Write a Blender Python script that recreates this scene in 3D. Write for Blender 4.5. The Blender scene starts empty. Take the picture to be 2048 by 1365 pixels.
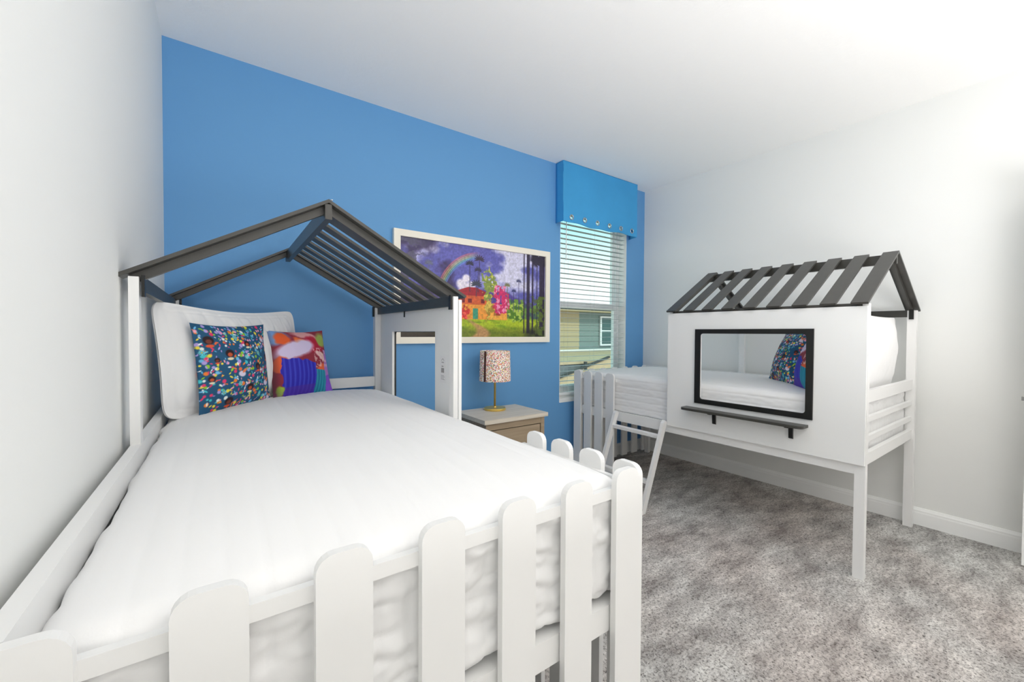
import bpy, bmesh, math, random
import numpy as np
from mathutils import Vector, Matrix, noise

# ------------------------------------------------------------------ camera, world, lights, exposure
scene = bpy.context.scene
COL = scene.collection
random.seed(7)

cam_d = bpy.data.cameras.new('camera')
cam = bpy.data.objects.new('camera', cam_d)
COL.objects.link(cam)
R_ = Vector((0.81450664, -0.58013199, 0.00507968))
U_ = Vector((0.00710527, 0.01873014, 0.99979933))
F_ = Vector((0.58011072, 0.8143071, -0.01937782))
m = Matrix((R_, U_, -F_)).transposed().to_4x4()
m.translation = Vector((0.2338, -2.7603, 1.2342))
cam.matrix_world = m
cam_d.sensor_width = 36.0
cam_d.lens = 14.379
cam_d.clip_start = 0.02
cam_d.clip_end = 200
scene.camera = cam

world = bpy.data.worlds.new('sky')
scene.world = world
world.use_nodes = True
wn, wl = world.node_tree.nodes, world.node_tree.links
wn.clear()
w_out = wn.new('ShaderNodeOutputWorld')
w_bg = wn.new('ShaderNodeBackground')
w_tc = wn.new('ShaderNodeTexCoord')
w_sep = wn.new('ShaderNodeSeparateXYZ')
w_rmp = wn.new('ShaderNodeValToRGB')
w_rmp.color_ramp.elements[0].position = 0.0
w_rmp.color_ramp.elements[0].color = (0.93, 0.95, 0.96, 1)
w_rmp.color_ramp.elements[1].position = 0.25
w_rmp.color_ramp.elements[1].color = (0.42, 0.84, 0.90, 1)
e = w_rmp.color_ramp.elements.new(0.13)
e.color = (0.90, 0.94, 0.95, 1)
wl.new(w_tc.outputs['Generated'], w_sep.inputs[0])
wl.new(w_sep.outputs['Z'], w_rmp.inputs[0])
wl.new(w_rmp.outputs[0], w_bg.inputs[0])
w_bg.inputs[1].default_value = 1.4
wl.new(w_bg.outputs[0], w_out.inputs[0])


def light(name, kind, loc, aim, power, size=None, size_y=None, color=(1, 1, 1)):
    d = bpy.data.lights.new(name, kind)
    o = bpy.data.objects.new(name, d)
    COL.objects.link(o)
    o.location = loc
    o.rotation_euler = (Vector(aim) - Vector(loc)).to_track_quat('-Z', 'Y').to_euler()
    d.color = color
    if kind == 'SUN':
        d.energy = power
        d.angle = math.radians(1.5)
    else:
        d.energy = power
        if size_y:
            d.shape = 'RECTANGLE'
            d.size, d.size_y = size, size_y
        else:
            d.shape = 'DISK'
            d.size = size
    return o


light('sun', 'SUN', (0, -10, 12), (5, 6, 0), 1.6, color=(1.0, 0.96, 0.88))
light('overhead_fill', 'AREA', (2.2, -2.9, 2.66), (2.1, -2.3, 0), 8, size=1.3, color=(1.0, 0.99, 0.985))  # added soft fill from above, no fixture there
light('ceiling_bounce_fill', 'AREA', (1.70, -3.90, 0.80), (1.70, -3.88, 2.74), 102, size=2.6, size_y=1.3, color=(1.0, 0.988, 0.985))  # added fill aimed upward to brighten the room by ceiling bounce
light('rear_fill', 'AREA', (2.1, -5.5, 1.3), (2.0, 0, 1.6), 4, size=3.2, size_y=2.0, color=(1.0, 0.99, 0.985))  # added weak fill from the rear, no doorway behind it

scene.view_settings.view_transform = 'Standard'
scene.view_settings.look = 'None'
scene.view_settings.exposure = 0.0
scene.view_settings.gamma = 1.0
scene.view_settings.use_curve_mapping = False
scene.cycles.max_bounces = 16
scene.cycles.diffuse_bounces = 12
scene.cycles.use_denoising = True

# ------------------------------------------------------------------ materials


def s2l(c):
    return tuple(((v / 255) / 12.92 if v <= 10 else (((v / 255) + 0.055) / 1.055) ** 2.4) for v in c)


def mat(name, rgb, rough=0.6, metal=0.0, bump=None, vary=None, spec=0.5, sheen=0, trans=0):
    """rgb is sRGB 0-255; bump=(scale, strength, distance); vary=(scale, amount)"""
    M = bpy.data.materials.new(name)
    M.use_nodes = True
    n, l = M.node_tree.nodes, M.node_tree.links
    b = n['Principled BSDF']
    lin = s2l(rgb)
    b.inputs['Base Color'].default_value = (*lin, 1)
    b.inputs['Roughness'].default_value = rough
    b.inputs['Metallic'].default_value = metal
    b.inputs['Specular IOR Level'].default_value = spec
    if sheen:
        b.inputs['Sheen Weight'].default_value = sheen
    if trans:
        b.inputs['Transmission Weight'].default_value = trans
    tc = n.new('ShaderNodeTexCoord')
    if vary:
        t = n.new('ShaderNodeTexNoise')
        t.inputs['Scale'].default_value = vary[0]
        t.inputs['Detail'].default_value = 4
        r = n.new('ShaderNodeMapRange')
        r.inputs[1].default_value = 0.3
        r.inputs[2].default_value = 0.7
        r.inputs[3].default_value = 1 - vary[1]
        r.inputs[4].default_value = 1 + vary[1]
        mx = n.new('ShaderNodeVectorMath')
        mx.operation = 'SCALE'
        mx.inputs[0].default_value = lin
        l.new(tc.outputs['Object'], t.inputs['Vector'])
        l.new(t.outputs['Fac'], r.inputs[0])
        l.new(r.outputs[0], mx.inputs['Scale'])
        l.new(mx.outputs[0], b.inputs['Base Color'])
    if bump:
        t = n.new('ShaderNodeTexNoise')
        t.inputs['Scale'].default_value = bump[0]
        t.inputs['Detail'].default_value = 5
        bp = n.new('ShaderNodeBump')
        bp.inputs['Strength'].default_value = bump[1]
        bp.inputs['Distance'].default_value = bump[2]
        l.new(tc.outputs['Object'], t.inputs['Vector'])
        l.new(t.outputs['Fac'], bp.inputs['Height'])
        l.new(bp.outputs[0], b.inputs['Normal'])
    return M


def mat_vcol(name, rough=0.7, weave=0.0):
    M = bpy.data.materials.new(name)
    M.use_nodes = True
    n, l = M.node_tree.nodes, M.node_tree.links
    b = n['Principled BSDF']
    a = n.new('ShaderNodeVertexColor')
    a.layer_name = 'print'
    l.new(a.outputs['Color'], b.inputs['Base Color'])
    b.inputs['Roughness'].default_value = rough
    if weave:
        tc = n.new('ShaderNodeTexCoord')
        t = n.new('ShaderNodeTexNoise')
        t.inputs['Scale'].default_value = 400
        bp = n.new('ShaderNodeBump')
        bp.inputs['Strength'].default_value = weave
        bp.inputs['Distance'].default_value = 0.001
        l.new(tc.outputs['Object'], t.inputs['Vector'])
        l.new(t.outputs['Fac'], bp.inputs['Height'])
        l.new(bp.outputs[0], b.inputs['Normal'])
    return M


def mat_wood(name, c1, c2, axis=0, rough=0.5):
    M = bpy.data.materials.new(name)
    M.use_nodes = True
    n, l = M.node_tree.nodes, M.node_tree.links
    b = n['Principled BSDF']
    tc = n.new('ShaderNodeTexCoord')
    mp = n.new('ShaderNodeMapping')
    sc = [60, 60, 60]
    sc[axis] = 3
    mp.inputs['Scale'].default_value = sc
    t = n.new('ShaderNodeTexNoise')
    t.inputs['Scale'].default_value = 1.0
    t.inputs['Detail'].default_value = 6
    r = n.new('ShaderNodeValToRGB')
    r.color_ramp.elements[0].position = 0.3
    r.color_ramp.elements[0].color = (*s2l(c1), 1)
    r.color_ramp.elements[1].position = 0.72
    r.color_ramp.elements[1].color = (*s2l(c2), 1)
    l.new(tc.outputs['Object'], mp.inputs[0])
    l.new(mp.outputs[0], t.inputs['Vector'])
    l.new(t.outputs['Fac'], r.inputs[0])
    l.new(r.outputs[0], b.inputs['Base Color'])
    b.inputs['Roughness'].default_value = rough
    return M


def mat_carpet():
    M = bpy.data.materials.new('carpet')
    M.use_nodes = True
    n, l = M.node_tree.nodes, M.node_tree.links
    b = n['Principled BSDF']
    b.inputs['Roughness'].default_value = 0.95
    b.inputs['Specular IOR Level'].default_value = 0.1
    tc = n.new('ShaderNodeTexCoord')

    def nz(scale, detail=3, mapping=None, rough=0.5, dist=0.0):
        t = n.new('ShaderNodeTexNoise')
        t.inputs['Scale'].default_value = scale
        t.inputs['Detail'].default_value = detail
        t.inputs['Roughness'].default_value = rough
        t.inputs['Distortion'].default_value = dist
        if mapping:
            mp = n.new('ShaderNodeMapping')
            mp.inputs['Rotation'].default_value = (0, 0, mapping[0])
            mp.inputs['Scale'].default_value = mapping[1]
            l.new(tc.outputs['Object'], mp.inputs[0])
            l.new(mp.outputs[0], t.inputs['Vector'])
        else:
            l.new(tc.outputs['Object'], t.inputs['Vector'])
        return t

    big = nz(4.4, 8, (0.5, (0.9, 2.2, 1)), 0.60, 0.15)
    r1 = n.new('ShaderNodeValToRGB')
    r1.color_ramp.elements[0].position = 0.33
    r1.color_ramp.elements[0].color = (*s2l((170, 165, 163)), 1)
    r1.color_ramp.elements[1].position = 0.66
    r1.color_ramp.elements[1].color = (*s2l((242, 239, 236)), 1)
    l.new(big.outputs['Fac'], r1.inputs[0])
    mid = nz(26, 4, (0.9, (1.0, 2.6, 1)), 0.6, 0.3)
    rm = n.new('ShaderNodeValToRGB')
    rm.color_ramp.elements[0].position = 0.36
    rm.color_ramp.elements[0].color = (0.74, 0.73, 0.725, 1)
    rm.color_ramp.elements[1].position = 0.60
    rm.color_ramp.elements[1].color = (1.0, 1.0, 1.0, 1)
    l.new(mid.outputs['Fac'], rm.inputs[0])
    mxm = n.new('ShaderNodeMix')
    mxm.data_type = 'RGBA'
    mxm.blend_type = 'MULTIPLY'
    mxm.inputs[0].default_value = 1.0
    l.new(r1.outputs[0], mxm.inputs[6])
    l.new(rm.outputs[0], mxm.inputs[7])
    tint = nz(1.1, 3)
    r2 = n.new('ShaderNodeValToRGB')
    r2.color_ramp.elements[0].position = 0.38
    r2.color_ramp.elements[0].color = (0.97, 1.0, 0.995, 1)
    r2.color_ramp.elements[1].position = 0.62
    r2.color_ramp.elements[1].color = (1.0, 0.955, 0.925, 1)
    l.new(tint.outputs['Fac'], r2.inputs[0])
    mx = n.new('ShaderNodeMix')
    mx.data_type = 'RGBA'
    mx.blend_type = 'MULTIPLY'
    mx.inputs[0].default_value = 1.0
    l.new(mxm.outputs[2], mx.inputs[6])
    l.new(r2.outputs[0], mx.inputs[7])
    fine = nz(105, 4, None, 0.75, 0.6)
    r3 = n.new('ShaderNodeValToRGB')
    r3.color_ramp.elements[0].position = 0.34
    r3.color_ramp.elements[0].color = (0.20, 0.19, 0.185, 1)
    r3.color_ramp.elements[1].position = 0.52
    r3.color_ramp.elements[1].color = (1.0, 1.0, 1.0, 1)
    l.new(fine.outputs['Fac'], r3.inputs[0])
    mx2 = n.new('ShaderNodeMix')
    mx2.data_type = 'RGBA'
    mx2.blend_type = 'MULTIPLY'
    mx2.inputs[0].default_value = 1.0
    l.new(mx.outputs[2], mx2.inputs[6])
    l.new(r3.outputs[0], mx2.inputs[7])
    l.new(mx2.outputs[2], b.inputs['Base Color'])
    bp = n.new('ShaderNodeBump')
    bp.inputs['Strength'].default_value = 0.9
    bp.inputs['Distance'].default_value = 0.006
    l.new(fine.outputs['Fac'], bp.inputs['Height'])
    l.new(bp.outputs[0], b.inputs['Normal'])
    return M


def mat_shade():
    M = bpy.data.materials.new('shade_fabric')
    M.use_nodes = True
    n, l = M.node_tree.nodes, M.node_tree.links
    b = n['Principled BSDF']
    tc = n.new('ShaderNodeTexCoord')
    v = n.new('ShaderNodeTexVoronoi')
    v.inputs['Scale'].default_value = 190
    l.new(tc.outputs['Object'], v.inputs['Vector'])
    sep = n.new('ShaderNodeSeparateColor')
    l.new(v.outputs['Color'], sep.inputs[0])
    r = n.new('ShaderNodeValToRGB')
    r.color_ramp.interpolation = 'CONSTANT'
    cols = [(255, 250, 238), (226, 90, 116), (255, 248, 226), (96, 140, 110), (255, 244, 236), (222, 190, 80),
            (250, 190, 186), (255, 252, 244), (140, 96, 136), (253, 226, 216), (240, 150, 100), (255, 252, 246)]
    el = r.color_ramp.elements
    el[0].position = 0
    el[0].color = (*s2l(cols[0]), 1)
    el[1].position = 1 / len(cols)
    el[1].color = (*s2l(cols[1]), 1)
    for i in range(2, len(cols)):
        x = el.new(i / len(cols))
        x.color = (*s2l(cols[i]), 1)
    l.new(sep.outputs[0], r.inputs[0])
    l.new(r.outputs[0], b.inputs['Base Color'])
    b.inputs['Roughness'].default_value = 0.8
    return M


def mat_siding(name, rgb):
    M = bpy.data.materials.new(name)
    M.use_nodes = True
    b = M.node_tree.nodes['Principled BSDF']
    b.inputs['Base Color'].default_value = (*s2l(rgb), 1)
    b.inputs['Roughness'].default_value = 0.8
    return M


WALL = mat('wall_white', (232, 233, 231), 0.75, bump=(90, 0.10, 0.002))
CEIL = mat('ceiling_white', (248, 247, 245), 0.85, bump=(26, 0.35, 0.004))
BLUE = mat('wall_blue', (100, 159, 211), 0.6, bump=(90, 0.08, 0.002))
TRIM = mat('trim_white', (242, 243, 242), 0.4)
PAINT = mat('bed_white', (232, 232, 231), 0.5)
PANEL = mat('panel_white', (236, 237, 236), 0.7, spec=0.25)
CHAR = mat('charcoal', (62, 61, 57), 0.36, vary=(30, 0.08), spec=0.6)
BLACK = mat('frame_black', (22, 22, 20), 0.35)
CLOTH = mat('white_cloth', (235, 235, 235), 0.9, bump=(260, 0.15, 0.0012), sheen=0.2)
PILLOW = mat('pillow_cloth', (240, 240, 240), 0.9, bump=(220, 0.15, 0.0012), sheen=0.2)
MATT = mat('mattress_cloth', (236, 236, 236), 0.9)
CARPET = mat_carpet()
VALF = mat('valance_fabric', (62, 158, 216), 0.75, bump=(300, 0.2, 0.001), vary=(3, 0.05))
CHROME = mat('chrome', (210, 212, 214), 0.25, metal=1.0)
NICKEL = mat('satin_nickel', (150, 150, 148), 0.35, metal=1.0)
BRASS = mat('brass', (232, 200, 110), 0.3, metal=0.75)
FRAMEW = mat('cream_frame', (246, 240, 226), 0.4)
ART = mat_vcol('art_print', 0.35)
FLORAL = mat_vcol('floral_print', 0.75, 0.2)
SCENIC = mat_vcol('scenic_print', 0.75, 0.2)
NS_TOP = mat_wood('limed_oak', (205, 196, 180), (226, 218, 204), 0)
NS_BODY = mat_wood('taupe_oak', (150, 132, 108), (174, 155, 130), 0)
NS_DARK = mat('gap_dark', (30, 26, 22), 0.8)
SLAT = mat('blind_slat', (178, 187, 190), 0.5)  # white slats greyed: their backlit darkness is put into the colour
RAILW = mat('blind_rail', (238, 240, 241), 0.45)
VINYL = mat('vinyl', (244, 245, 246), 0.35)
SHADE = mat_shade()
STRIPE = mat('dark_stripe', (88, 52, 44), 0.8, vary=(200, 0.5))
STICK = mat('sticker_paper', (232, 232, 232), 0.6)
INK = mat('sticker_ink', (120, 120, 120), 0.7)
SID_T = mat_siding('siding_tan', (188, 172, 136))
SID_G = mat_siding('siding_sage', (128, 146, 142))
ROOF_T = mat('roof_tan', (196, 172, 138), 0.9, vary=(8, 0.08))
ROOF_G = mat('roof_grey', (126, 130, 134), 0.9, vary=(10, 0.1))
FASCIA = mat('fascia', (60, 62, 60), 0.7)
EXTGLASS = mat('far_glass', (44, 92, 90), 0.15)
GRASS = mat('far_ground', (190, 178, 140), 0.95, vary=(2, 0.15))

gl = bpy.data.materials.new('window_glass')
gl.use_nodes = True
gn, gk = gl.node_tree.nodes, gl.node_tree.links
gn.clear()
g_o = gn.new('ShaderNodeOutputMaterial')
g_m = gn.new('ShaderNodeMixShader')
g_t = gn.new('ShaderNodeBsdfTransparent')
g_t.inputs[0].default_value = (0.95, 0.98, 0.97, 1)
g_g = gn.new('ShaderNodeBsdfGlossy')
g_g.inputs['Roughness'].default_value = 0.02
g_m.inputs[0].default_value = 0.04
gk.new(g_t.outputs[0], g_m.inputs[1])
gk.new(g_g.outputs[0], g_m.inputs[2])
gk.new(g_m.outputs[0], g_o.inputs[0])
GLASS = gl

# ------------------------------------------------------------------ mesh helpers


def link_mesh(name, me, material, parent=None, smooth=False):
    me.materials.append(material)
    o = bpy.data.objects.new(name, me)
    COL.objects.link(o)
    if parent:
        o.parent = parent
    if smooth:
        me.polygons.foreach_set('use_smooth', [True] * len(me.polygons))
    return o


def bm_box(bm, lo, hi, M=None):
    xs, ys, zs = (lo[0], hi[0]), (lo[1], hi[1]), (lo[2], hi[2])
    v = [bm.verts.new((xs[i], ys[j], zs[k])) for i in (0, 1) for j in (0, 1) for k in (0, 1)]
    if M is not None:
        for q in v:
            q.co = M @ q.co
    for f in ((0, 1, 3, 2), (4, 6, 7, 5), (0, 4, 5, 1), (2, 3, 7, 6), (0, 2, 6, 4), (1, 5, 7, 3)):
        bm.faces.new([v[i] for i in f])
    return v


def finish(name, bm, material, parent=None, bevel=0.0, segs=2, smooth=False):
    if bevel:
        bmesh.ops.bevel(bm, geom=[e for e in bm.edges if e.calc_face_angle(0) > 0.6], offset=bevel, segments=segs,
                        profile=0.5, affect='EDGES', clamp_overlap=True)
    bmesh.ops.recalc_face_normals(bm, faces=bm.faces)
    me = bpy.data.meshes.new(name)
    bm.to_mesh(me)
    bm.free()
    return link_mesh(name, me, material, parent, smooth)


def box(name, lo, hi, material, parent=None, bevel=0.002, M=None):
    lo2 = [min(a, b) for a, b in zip(lo, hi)]
    hi2 = [max(a, b) for a, b in zip(lo, hi)]
    bm = bmesh.new()
    bm_box(bm, lo2, hi2, M)
    return finish(name, bm, material, parent, bevel)


def bm_prism(bm, pts, mapf, d0, d1):
    a = [bm.verts.new(mapf(p[0], p[1], d0)) for p in pts]
    b = [bm.verts.new(mapf(p[0], p[1], d1)) for p in pts]
    bm.faces.new(a)
    bm.faces.new(b[::-1])
    n = len(pts)
    for i in range(n):
        bm.faces.new((a[i], b[i], b[(i + 1) % n], a[(i + 1) % n]))


def bm_lathe(bm, prof, seg=32, cx=0, cy=0, cap=True):
    rings = []
    for r, z in prof:
        rings.append([bm.verts.new((cx + r * math.cos(2 * math.pi * i / seg), cy + r * math.sin(2 * math.pi * i / seg), z)) for i in range(seg)])
    for a, b in zip(rings, rings[1:]):
        for i in range(seg):
            bm.faces.new((a[i], a[(i + 1) % seg], b[(i + 1) % seg], b[i]))
    if cap:
        bm.faces.new(rings[0][::-1])
        bm.faces.new(rings[-1])


def empty(name, loc=(0, 0, 0), rz=0.0, kind=None):
    o = bpy.data.objects.new(name, None)
    o.empty_display_size = 0.1
    COL.objects.link(o)
    o.location = loc
    o.rotation_euler = (0, 0, rz)
    if kind:
        o['kind'] = kind
    return o


def tag(o, label, cat, group=None):
    o['label'] = label
    o['category'] = cat
    if group:
        o['group'] = group
    return o


def struct(o):
    o['kind'] = 'structure'
    return o


# ------------------------------------------------------------------ room shell
RW, RH, RY = 3.929, 2.743, -5.60      # width, height, rear wall y, pushed back to keep the fill lights distant
TW = 0.15
wx0, wx1, wz0, wz1 = 2.727, 3.640, 0.607, 2.44   # window hole

struct(box('floor', (-TW, RY - TW, -0.12), (RW + TW, TW, 0.0), CARPET, bevel=0))
struct(box('ceiling', (-TW, RY - TW, RH), (RW + TW, TW, RH + 0.12), CEIL, bevel=0))
struct(box('wall_left', (-TW, RY - TW, 0.0), (0.0, 0.0, RH), WALL, bevel=0))
struct(box('wall_right', (RW, RY - TW, 0.0), (RW + TW, 0.0, RH), WALL, bevel=0))
struct(box('wall_front', (0.0, RY - TW, 0.0), (RW, RY, RH), mat('wall_dark_rear', (168, 166, 162), 0.75), bevel=0))  # unseen rear wall, darkened to cut light bounced onto the pickets
bm = bmesh.new()
bm_box(bm, (-TW, 0, 0), (wx0, TW, RH))
bm_box(bm, (wx1, 0, 0), (RW + TW, TW, RH))
bm_box(bm, (wx0, 0, 0), (wx1, TW, wz0))
bm_box(bm, (wx0, 0, wz1), (wx1, TW, RH))
struct(finish('wall_back', bm, BLUE))


def baseboard(name, a, b, nrm):
    """profiled board from a to b, nrm = inward direction"""
    a, b, nv = Vector(a), Vector(b), Vector(nrm)
    prof = [(0, 0), (0.014, 0), (0.014, 0.078), (0.012, 0.088), (0.012, 0.094), (0.007, 0.106), (0.005, 0.112), (0, 0.112)]
    bm = bmesh.new()
    A = [bm.verts.new(a + nv * p[0] + Vector((0, 0, p[1]))) for p in prof]
    B = [bm.verts.new(b + nv * p[0] + Vector((0, 0, p[1]))) for p in prof]
    n = len(prof)
    for i in range(n):
        bm.faces.new((A[i], B[i], B[(i + 1) % n], A[(i + 1) % n]))
    bm.faces.new(A)
    bm.faces.new(B[::-1])
    return struct(finish(name, bm, TRIM))


baseboard('baseboard_right', (RW, -3.3, 0), (RW, 0, 0), (-1, 0, 0))
baseboard('baseboard_back', (0, 0, 0), (RW, 0, 0), (0, -1, 0))
baseboard('baseboard_left', (0, RY, 0), (0, 0, 0), (1, 0, 0)).scale = (0.6, 1, 1)

# door leaf standing open beside the right wall
door = struct(box('door_1', (3.70, -3.42, 0.012), (3.735, -2.582, 2.045), TRIM, bevel=0.003))
for z0, z1 in ((0.2, 0.95), (1.08, 1.9)):
    struct(box('door_panel', (3.694, -3.30, z0), (3.70, -2.70, z1), TRIM, door, bevel=0.004))
o = box('latch_plate', (3.705, -2.582, 0.865), (3.73, -2.580, 0.93), NICKEL, door, bevel=0)
o = box('latch_bolt', (3.710, -2.580, 0.888), (3.724, -2.566, 0.908), NICKEL, door, bevel=0.002)

# ------------------------------------------------------------------ window
win = empty('window_1', (0, 0, 0), kind='structure')
bm = bmesh.new()      # vinyl outer frame
Y0, Y1 = 0.095, 0.150
FT, FB = wz1, 0.665
bm_box(bm, (wx0, Y0, FB), (wx0 + 0.05, Y1, FT))
bm_box(bm, (wx1 - 0.05, Y0, FB), (wx1, Y1, FT))
bm_box(bm, (wx0 + 0.05, Y0, FT - 0.05), (wx1 - 0.05, Y1, FT))
bm_box(bm, (wx0 + 0.05, Y0, FB), (wx1 - 0.05, Y1, FB + 0.04))
struct(finish('window_frame', bm, VINYL, win, bevel=0.002))
bm = bmesh.new()      # lower sash
sx0, sx1 = wx0 + 0.05, wx1 - 0.05
bm_box(bm, (sx0, 0.085, FB + 0.04), (sx0 + 0.035, 0.115, 1.535))
bm_box(bm, (sx1 - 0.035, 0.085, FB + 0.04), (sx1, 0.115, 1.535))
bm_box(bm, (sx0 + .035, 0.085, FB + 0.04), (sx1 - .035, 0.115, FB + 0.085))
bm_box(bm, (sx0 + .035, 0.080, 1.480), (sx1 - .035, 0.115, 1.535))
struct(finish('window_sash', bm, VINYL, win, bevel=0.002))
bm = bmesh.new()      # upper sash
bm_box(bm, (sx0, 0.118, 1.49), (sx0 + 0.03, 0.146, FT - .05))
bm_box(bm, (sx1 - 0.03, 0.118, 1.49), (sx1, 0.146, FT - .05))
bm_box(bm, (sx0 + .03, 0.118, 1.49), (sx1 - .03, 0.146, 1.53))
bm_box(bm, (sx0 + .03, 0.118, FT - .085), (sx1 - .03, 0.146, FT - .05))
struct(finish('window_sash', bm, VINYL, win, bevel=0.002))
struct(box('window_pane', (sx0 + .03, 0.098, FB + .08), (sx1 - .03, 0.102, 1.49), GLASS, win, bevel=0))
struct(box('window_pane', (sx0 + .025, 0.130, 1.52), (sx1 - .025, 0.134, FT - .08), GLASS, win, bevel=0))
bm = bmesh.new()      # plastered reveal
bm_box(bm, (wx0 - .001, 0.0005, wz0), (wx0 + 0.004, Y0, wz1))
bm_box(bm, (wx1 - 0.004, 0.0005, wz0), (wx1 + .001, Y0, wz1))
bm_box(bm, (wx0 + .004, 0.0005, wz1 - .004), (wx1 - .004, Y0, wz1 + .001))
struct(finish('window_reveal', bm, TRIM, win))
bm = bmesh.new()
bm_box(bm, (wx0 + .002, -0.006, wz0 - .002), (wx1 - .002, 0.150, wz0 + .034))
bm_box(bm, (wx0 + .005, 0.05, wz0 + .034), (wx1 - .005, 0.150, wz0 + .058))
struct(finish('window_sill', bm, TRIM, win, bevel=0.003))

# blinds
bl = empty('window_blind', (0, 0, 0))
tag(bl, 'white horizontal slatted blind, open, hanging in the window below the blue valance', 'blind')
box('headrail', (wx0 + .01, 0.012, 2.375), (wx1 - .01, 0.062, 2.425), RAILW, bl)
first = None
z = 0.745
while z < 2.36:
    if first is None:
        bm = bmesh.new()
        n = 6
        for i in range(n):
            t0, t1 = -0.021 + 0.042 * i / n, -0.021 + 0.042 * (i + 1) / n
            h0, h1 = 0.001 - 1.2 * t0 * t0, 0.001 - 1.2 * t1 * t1
            v = [bm.verts.new(p) for p in ((wx0 + .008, t0, h0), (wx1 - .012, t0, h0), (wx1 - .012, t1, h1), (wx0 + .008, t1, h1),
                                           (wx0 + .008, t0, h0 + .0018), (wx1 - .012, t0, h0 + .0018), (wx1 - .012, t1, h1 + .0018), (wx0 + .008, t1, h1 + .0018))]
            for f in ((3, 2, 1, 0), (4, 5, 6, 7), (0, 1, 5, 4), (2, 3, 7, 6), (1, 2, 6, 5), (3, 0, 4, 7)):
                bm.faces.new([v[k] for k in f])
        bmesh.ops.remove_doubles(bm, verts=bm.verts, dist=1e-5)
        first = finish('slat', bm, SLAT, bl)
        first.location = (0, 0.037, z)
    else:
        c = first.copy()
        COL.objects.link(c)
        c.location = (0, 0.037, z)
    z += 0.0452
box('bottom_rail', (wx0 + .008, 0.014, 0.668), (wx1 - .012, 0.060, 0.690), RAILW, bl)
for x in (wx0 + .11, wx1 - .13, (wx0 + wx1) / 2):
    for yy in (0.0115, 0.0625):
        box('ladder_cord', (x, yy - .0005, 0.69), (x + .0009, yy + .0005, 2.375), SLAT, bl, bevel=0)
box('tilt_wand', (2.800, 0.000, 1.900), (2.806, 0.006, 2.37), RAILW, bl, bevel=0.001)

# valance: fabric box with grommets
va = empty('window_valance', (2.669, 0, 2.21))
tag(va, 'bright blue box valance with silver grommets above the window', 'valance')
VWd, VD, VHt = 1.008, 0.10, 0.531
gx = [0.099 + 0.1652 * i for i in range(6)]
nx, nz = 96, 56
bm = bmesh.new()
def valp(s, h):
    # s runs around: side, front, side
    total = VD + VWd + VD
    d = s * total
    drop = 0.006 * math.sin(d * 9.0) + 0.004 * math.sin(d * 23 + 1)
    w = 0.002 * math.sin(d * 14 + h * 5) * (1 - h) + 0.0015 * noise.noise((d * 6, h * 8, 1.3))
    if d < VD:
        p = Vector((w * 0.6, -d, 0))
    elif d < VD + VWd:
        p = Vector((d - VD, -VD - w * 0.8, 0))
    else:
        p = Vector((VWd - w * 0.6, -(total - d), 0))
    p.z = h * VHt + drop * (1 - h)
    return p
cols_s = []
tot = VD * 2 + VWd
ds = [0, .03, .06, .09, .0999, .1001] + [VD + VWd * i / 90 for i in range(1, 90)] + [VD + VWd - .0001, VD + VWd + .0001, VD + VWd + .03, VD + VWd + .06, tot]
for d in sorted(ds):
    cols_s.append([bm.verts.new(valp(d / tot, k / nz)) for k in range(nz + 1)])
hole = []
for i in range(len(cols_s) - 1):
    for k in range(nz):
        f = bm.faces.new((cols_s[i][k], cols_s[i + 1][k], cols_s[i + 1][k + 1], cols_s[i][k + 1]))
        c = f.calc_center_median()
        for g in gx:
            if c.y < -0.08 and (c.x - g) ** 2 + (c.z - 0.052) ** 2 < 0.0175 ** 2:
                hole.append(f)
                break
bmesh.ops.delete(bm, geom=hole, context='FACES')
me = bpy.data.meshes.new('cover')
bm.to_mesh(me)
bm.free()
vo = link_mesh('fabric_cover', me, VALF, va, True)
sm = vo.modifiers.new('thick', 'SOLIDIFY')
sm.thickness = 0.003
box('top_board', (0.004, -0.096, VHt - .02), (VWd - .004, 0, VHt - .001), VALF, va)
gr0 = None
for g in gx:
    if gr0 is None:
        bm = bmesh.new()
        seg = 24
        A = [(0.0165, -.003), (0.0165, .003), (0.020, .0045), (0.0245, .003), (0.0245, -.003)]
        rings = []
        for i in range(seg):
            t = 2 * math.pi * i / seg
            rings.append([bm.verts.new((r * math.cos(t), -h, r * math.sin(t))) for r, h in A])
        for i in range(seg):
            for k in range(len(A)):
                bm.faces.new((rings[i][k], rings[(i + 1) % seg][k], rings[(i + 1) % seg][(k + 1) % len(A)], rings[i][(k + 1) % len(A)]))
        gr0 = finish('grommet', bm, CHROME, va, smooth=True)
        c = gr0
    else:
        c = gr0.copy()
        COL.objects.link(c)
    c.location = (g, -VD - .002, 0.052)

# ------------------------------------------------------------------ outside: neighbour's house and lower roofs
nh = empty('neighbour_house', (5, 6, -3))
tag(nh, 'tan and sage sided house with white framed window seen through the blind', 'house')
bm = bmesh.new()
def lap(bm, x0, x1, y, z0, z1, step=0.16):
    z = z0
    while z < z1:
        zt = min(z + step, z1)
        v = [bm.verts.new(p) for p in ((x0, y - .02, z), (x1, y - .02, z), (x1, y, zt), (x0, y, zt))]
        bm.faces.new(v)
        w = [bm.verts.new(p) for p in ((x0, y, z), (x1, y, z))]
        bm.faces.new((v[1], v[0], w[0], w[1]))
        z = zt
lap(bm, -2.5, 3.92, 0, 0, 4.90)
bm_box(bm, (-2.5, 0.0, 0), (3.92, 3, 4.90))
finish('wall_tan', bm, SID_T, nh)
bm = bmesh.new()
lap(bm, 3.92, 10, 0.03, 0, 4.90)
bm_box(bm, (3.92, 0.03, 0), (10, 3, 4.90))
finish('wall_sage', bm, SID_G, nh)
wf = box('window', (4.80, -.05, 3.86), (5.75, -.01, 4.77), VINYL, nh, bevel=0.004)
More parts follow.
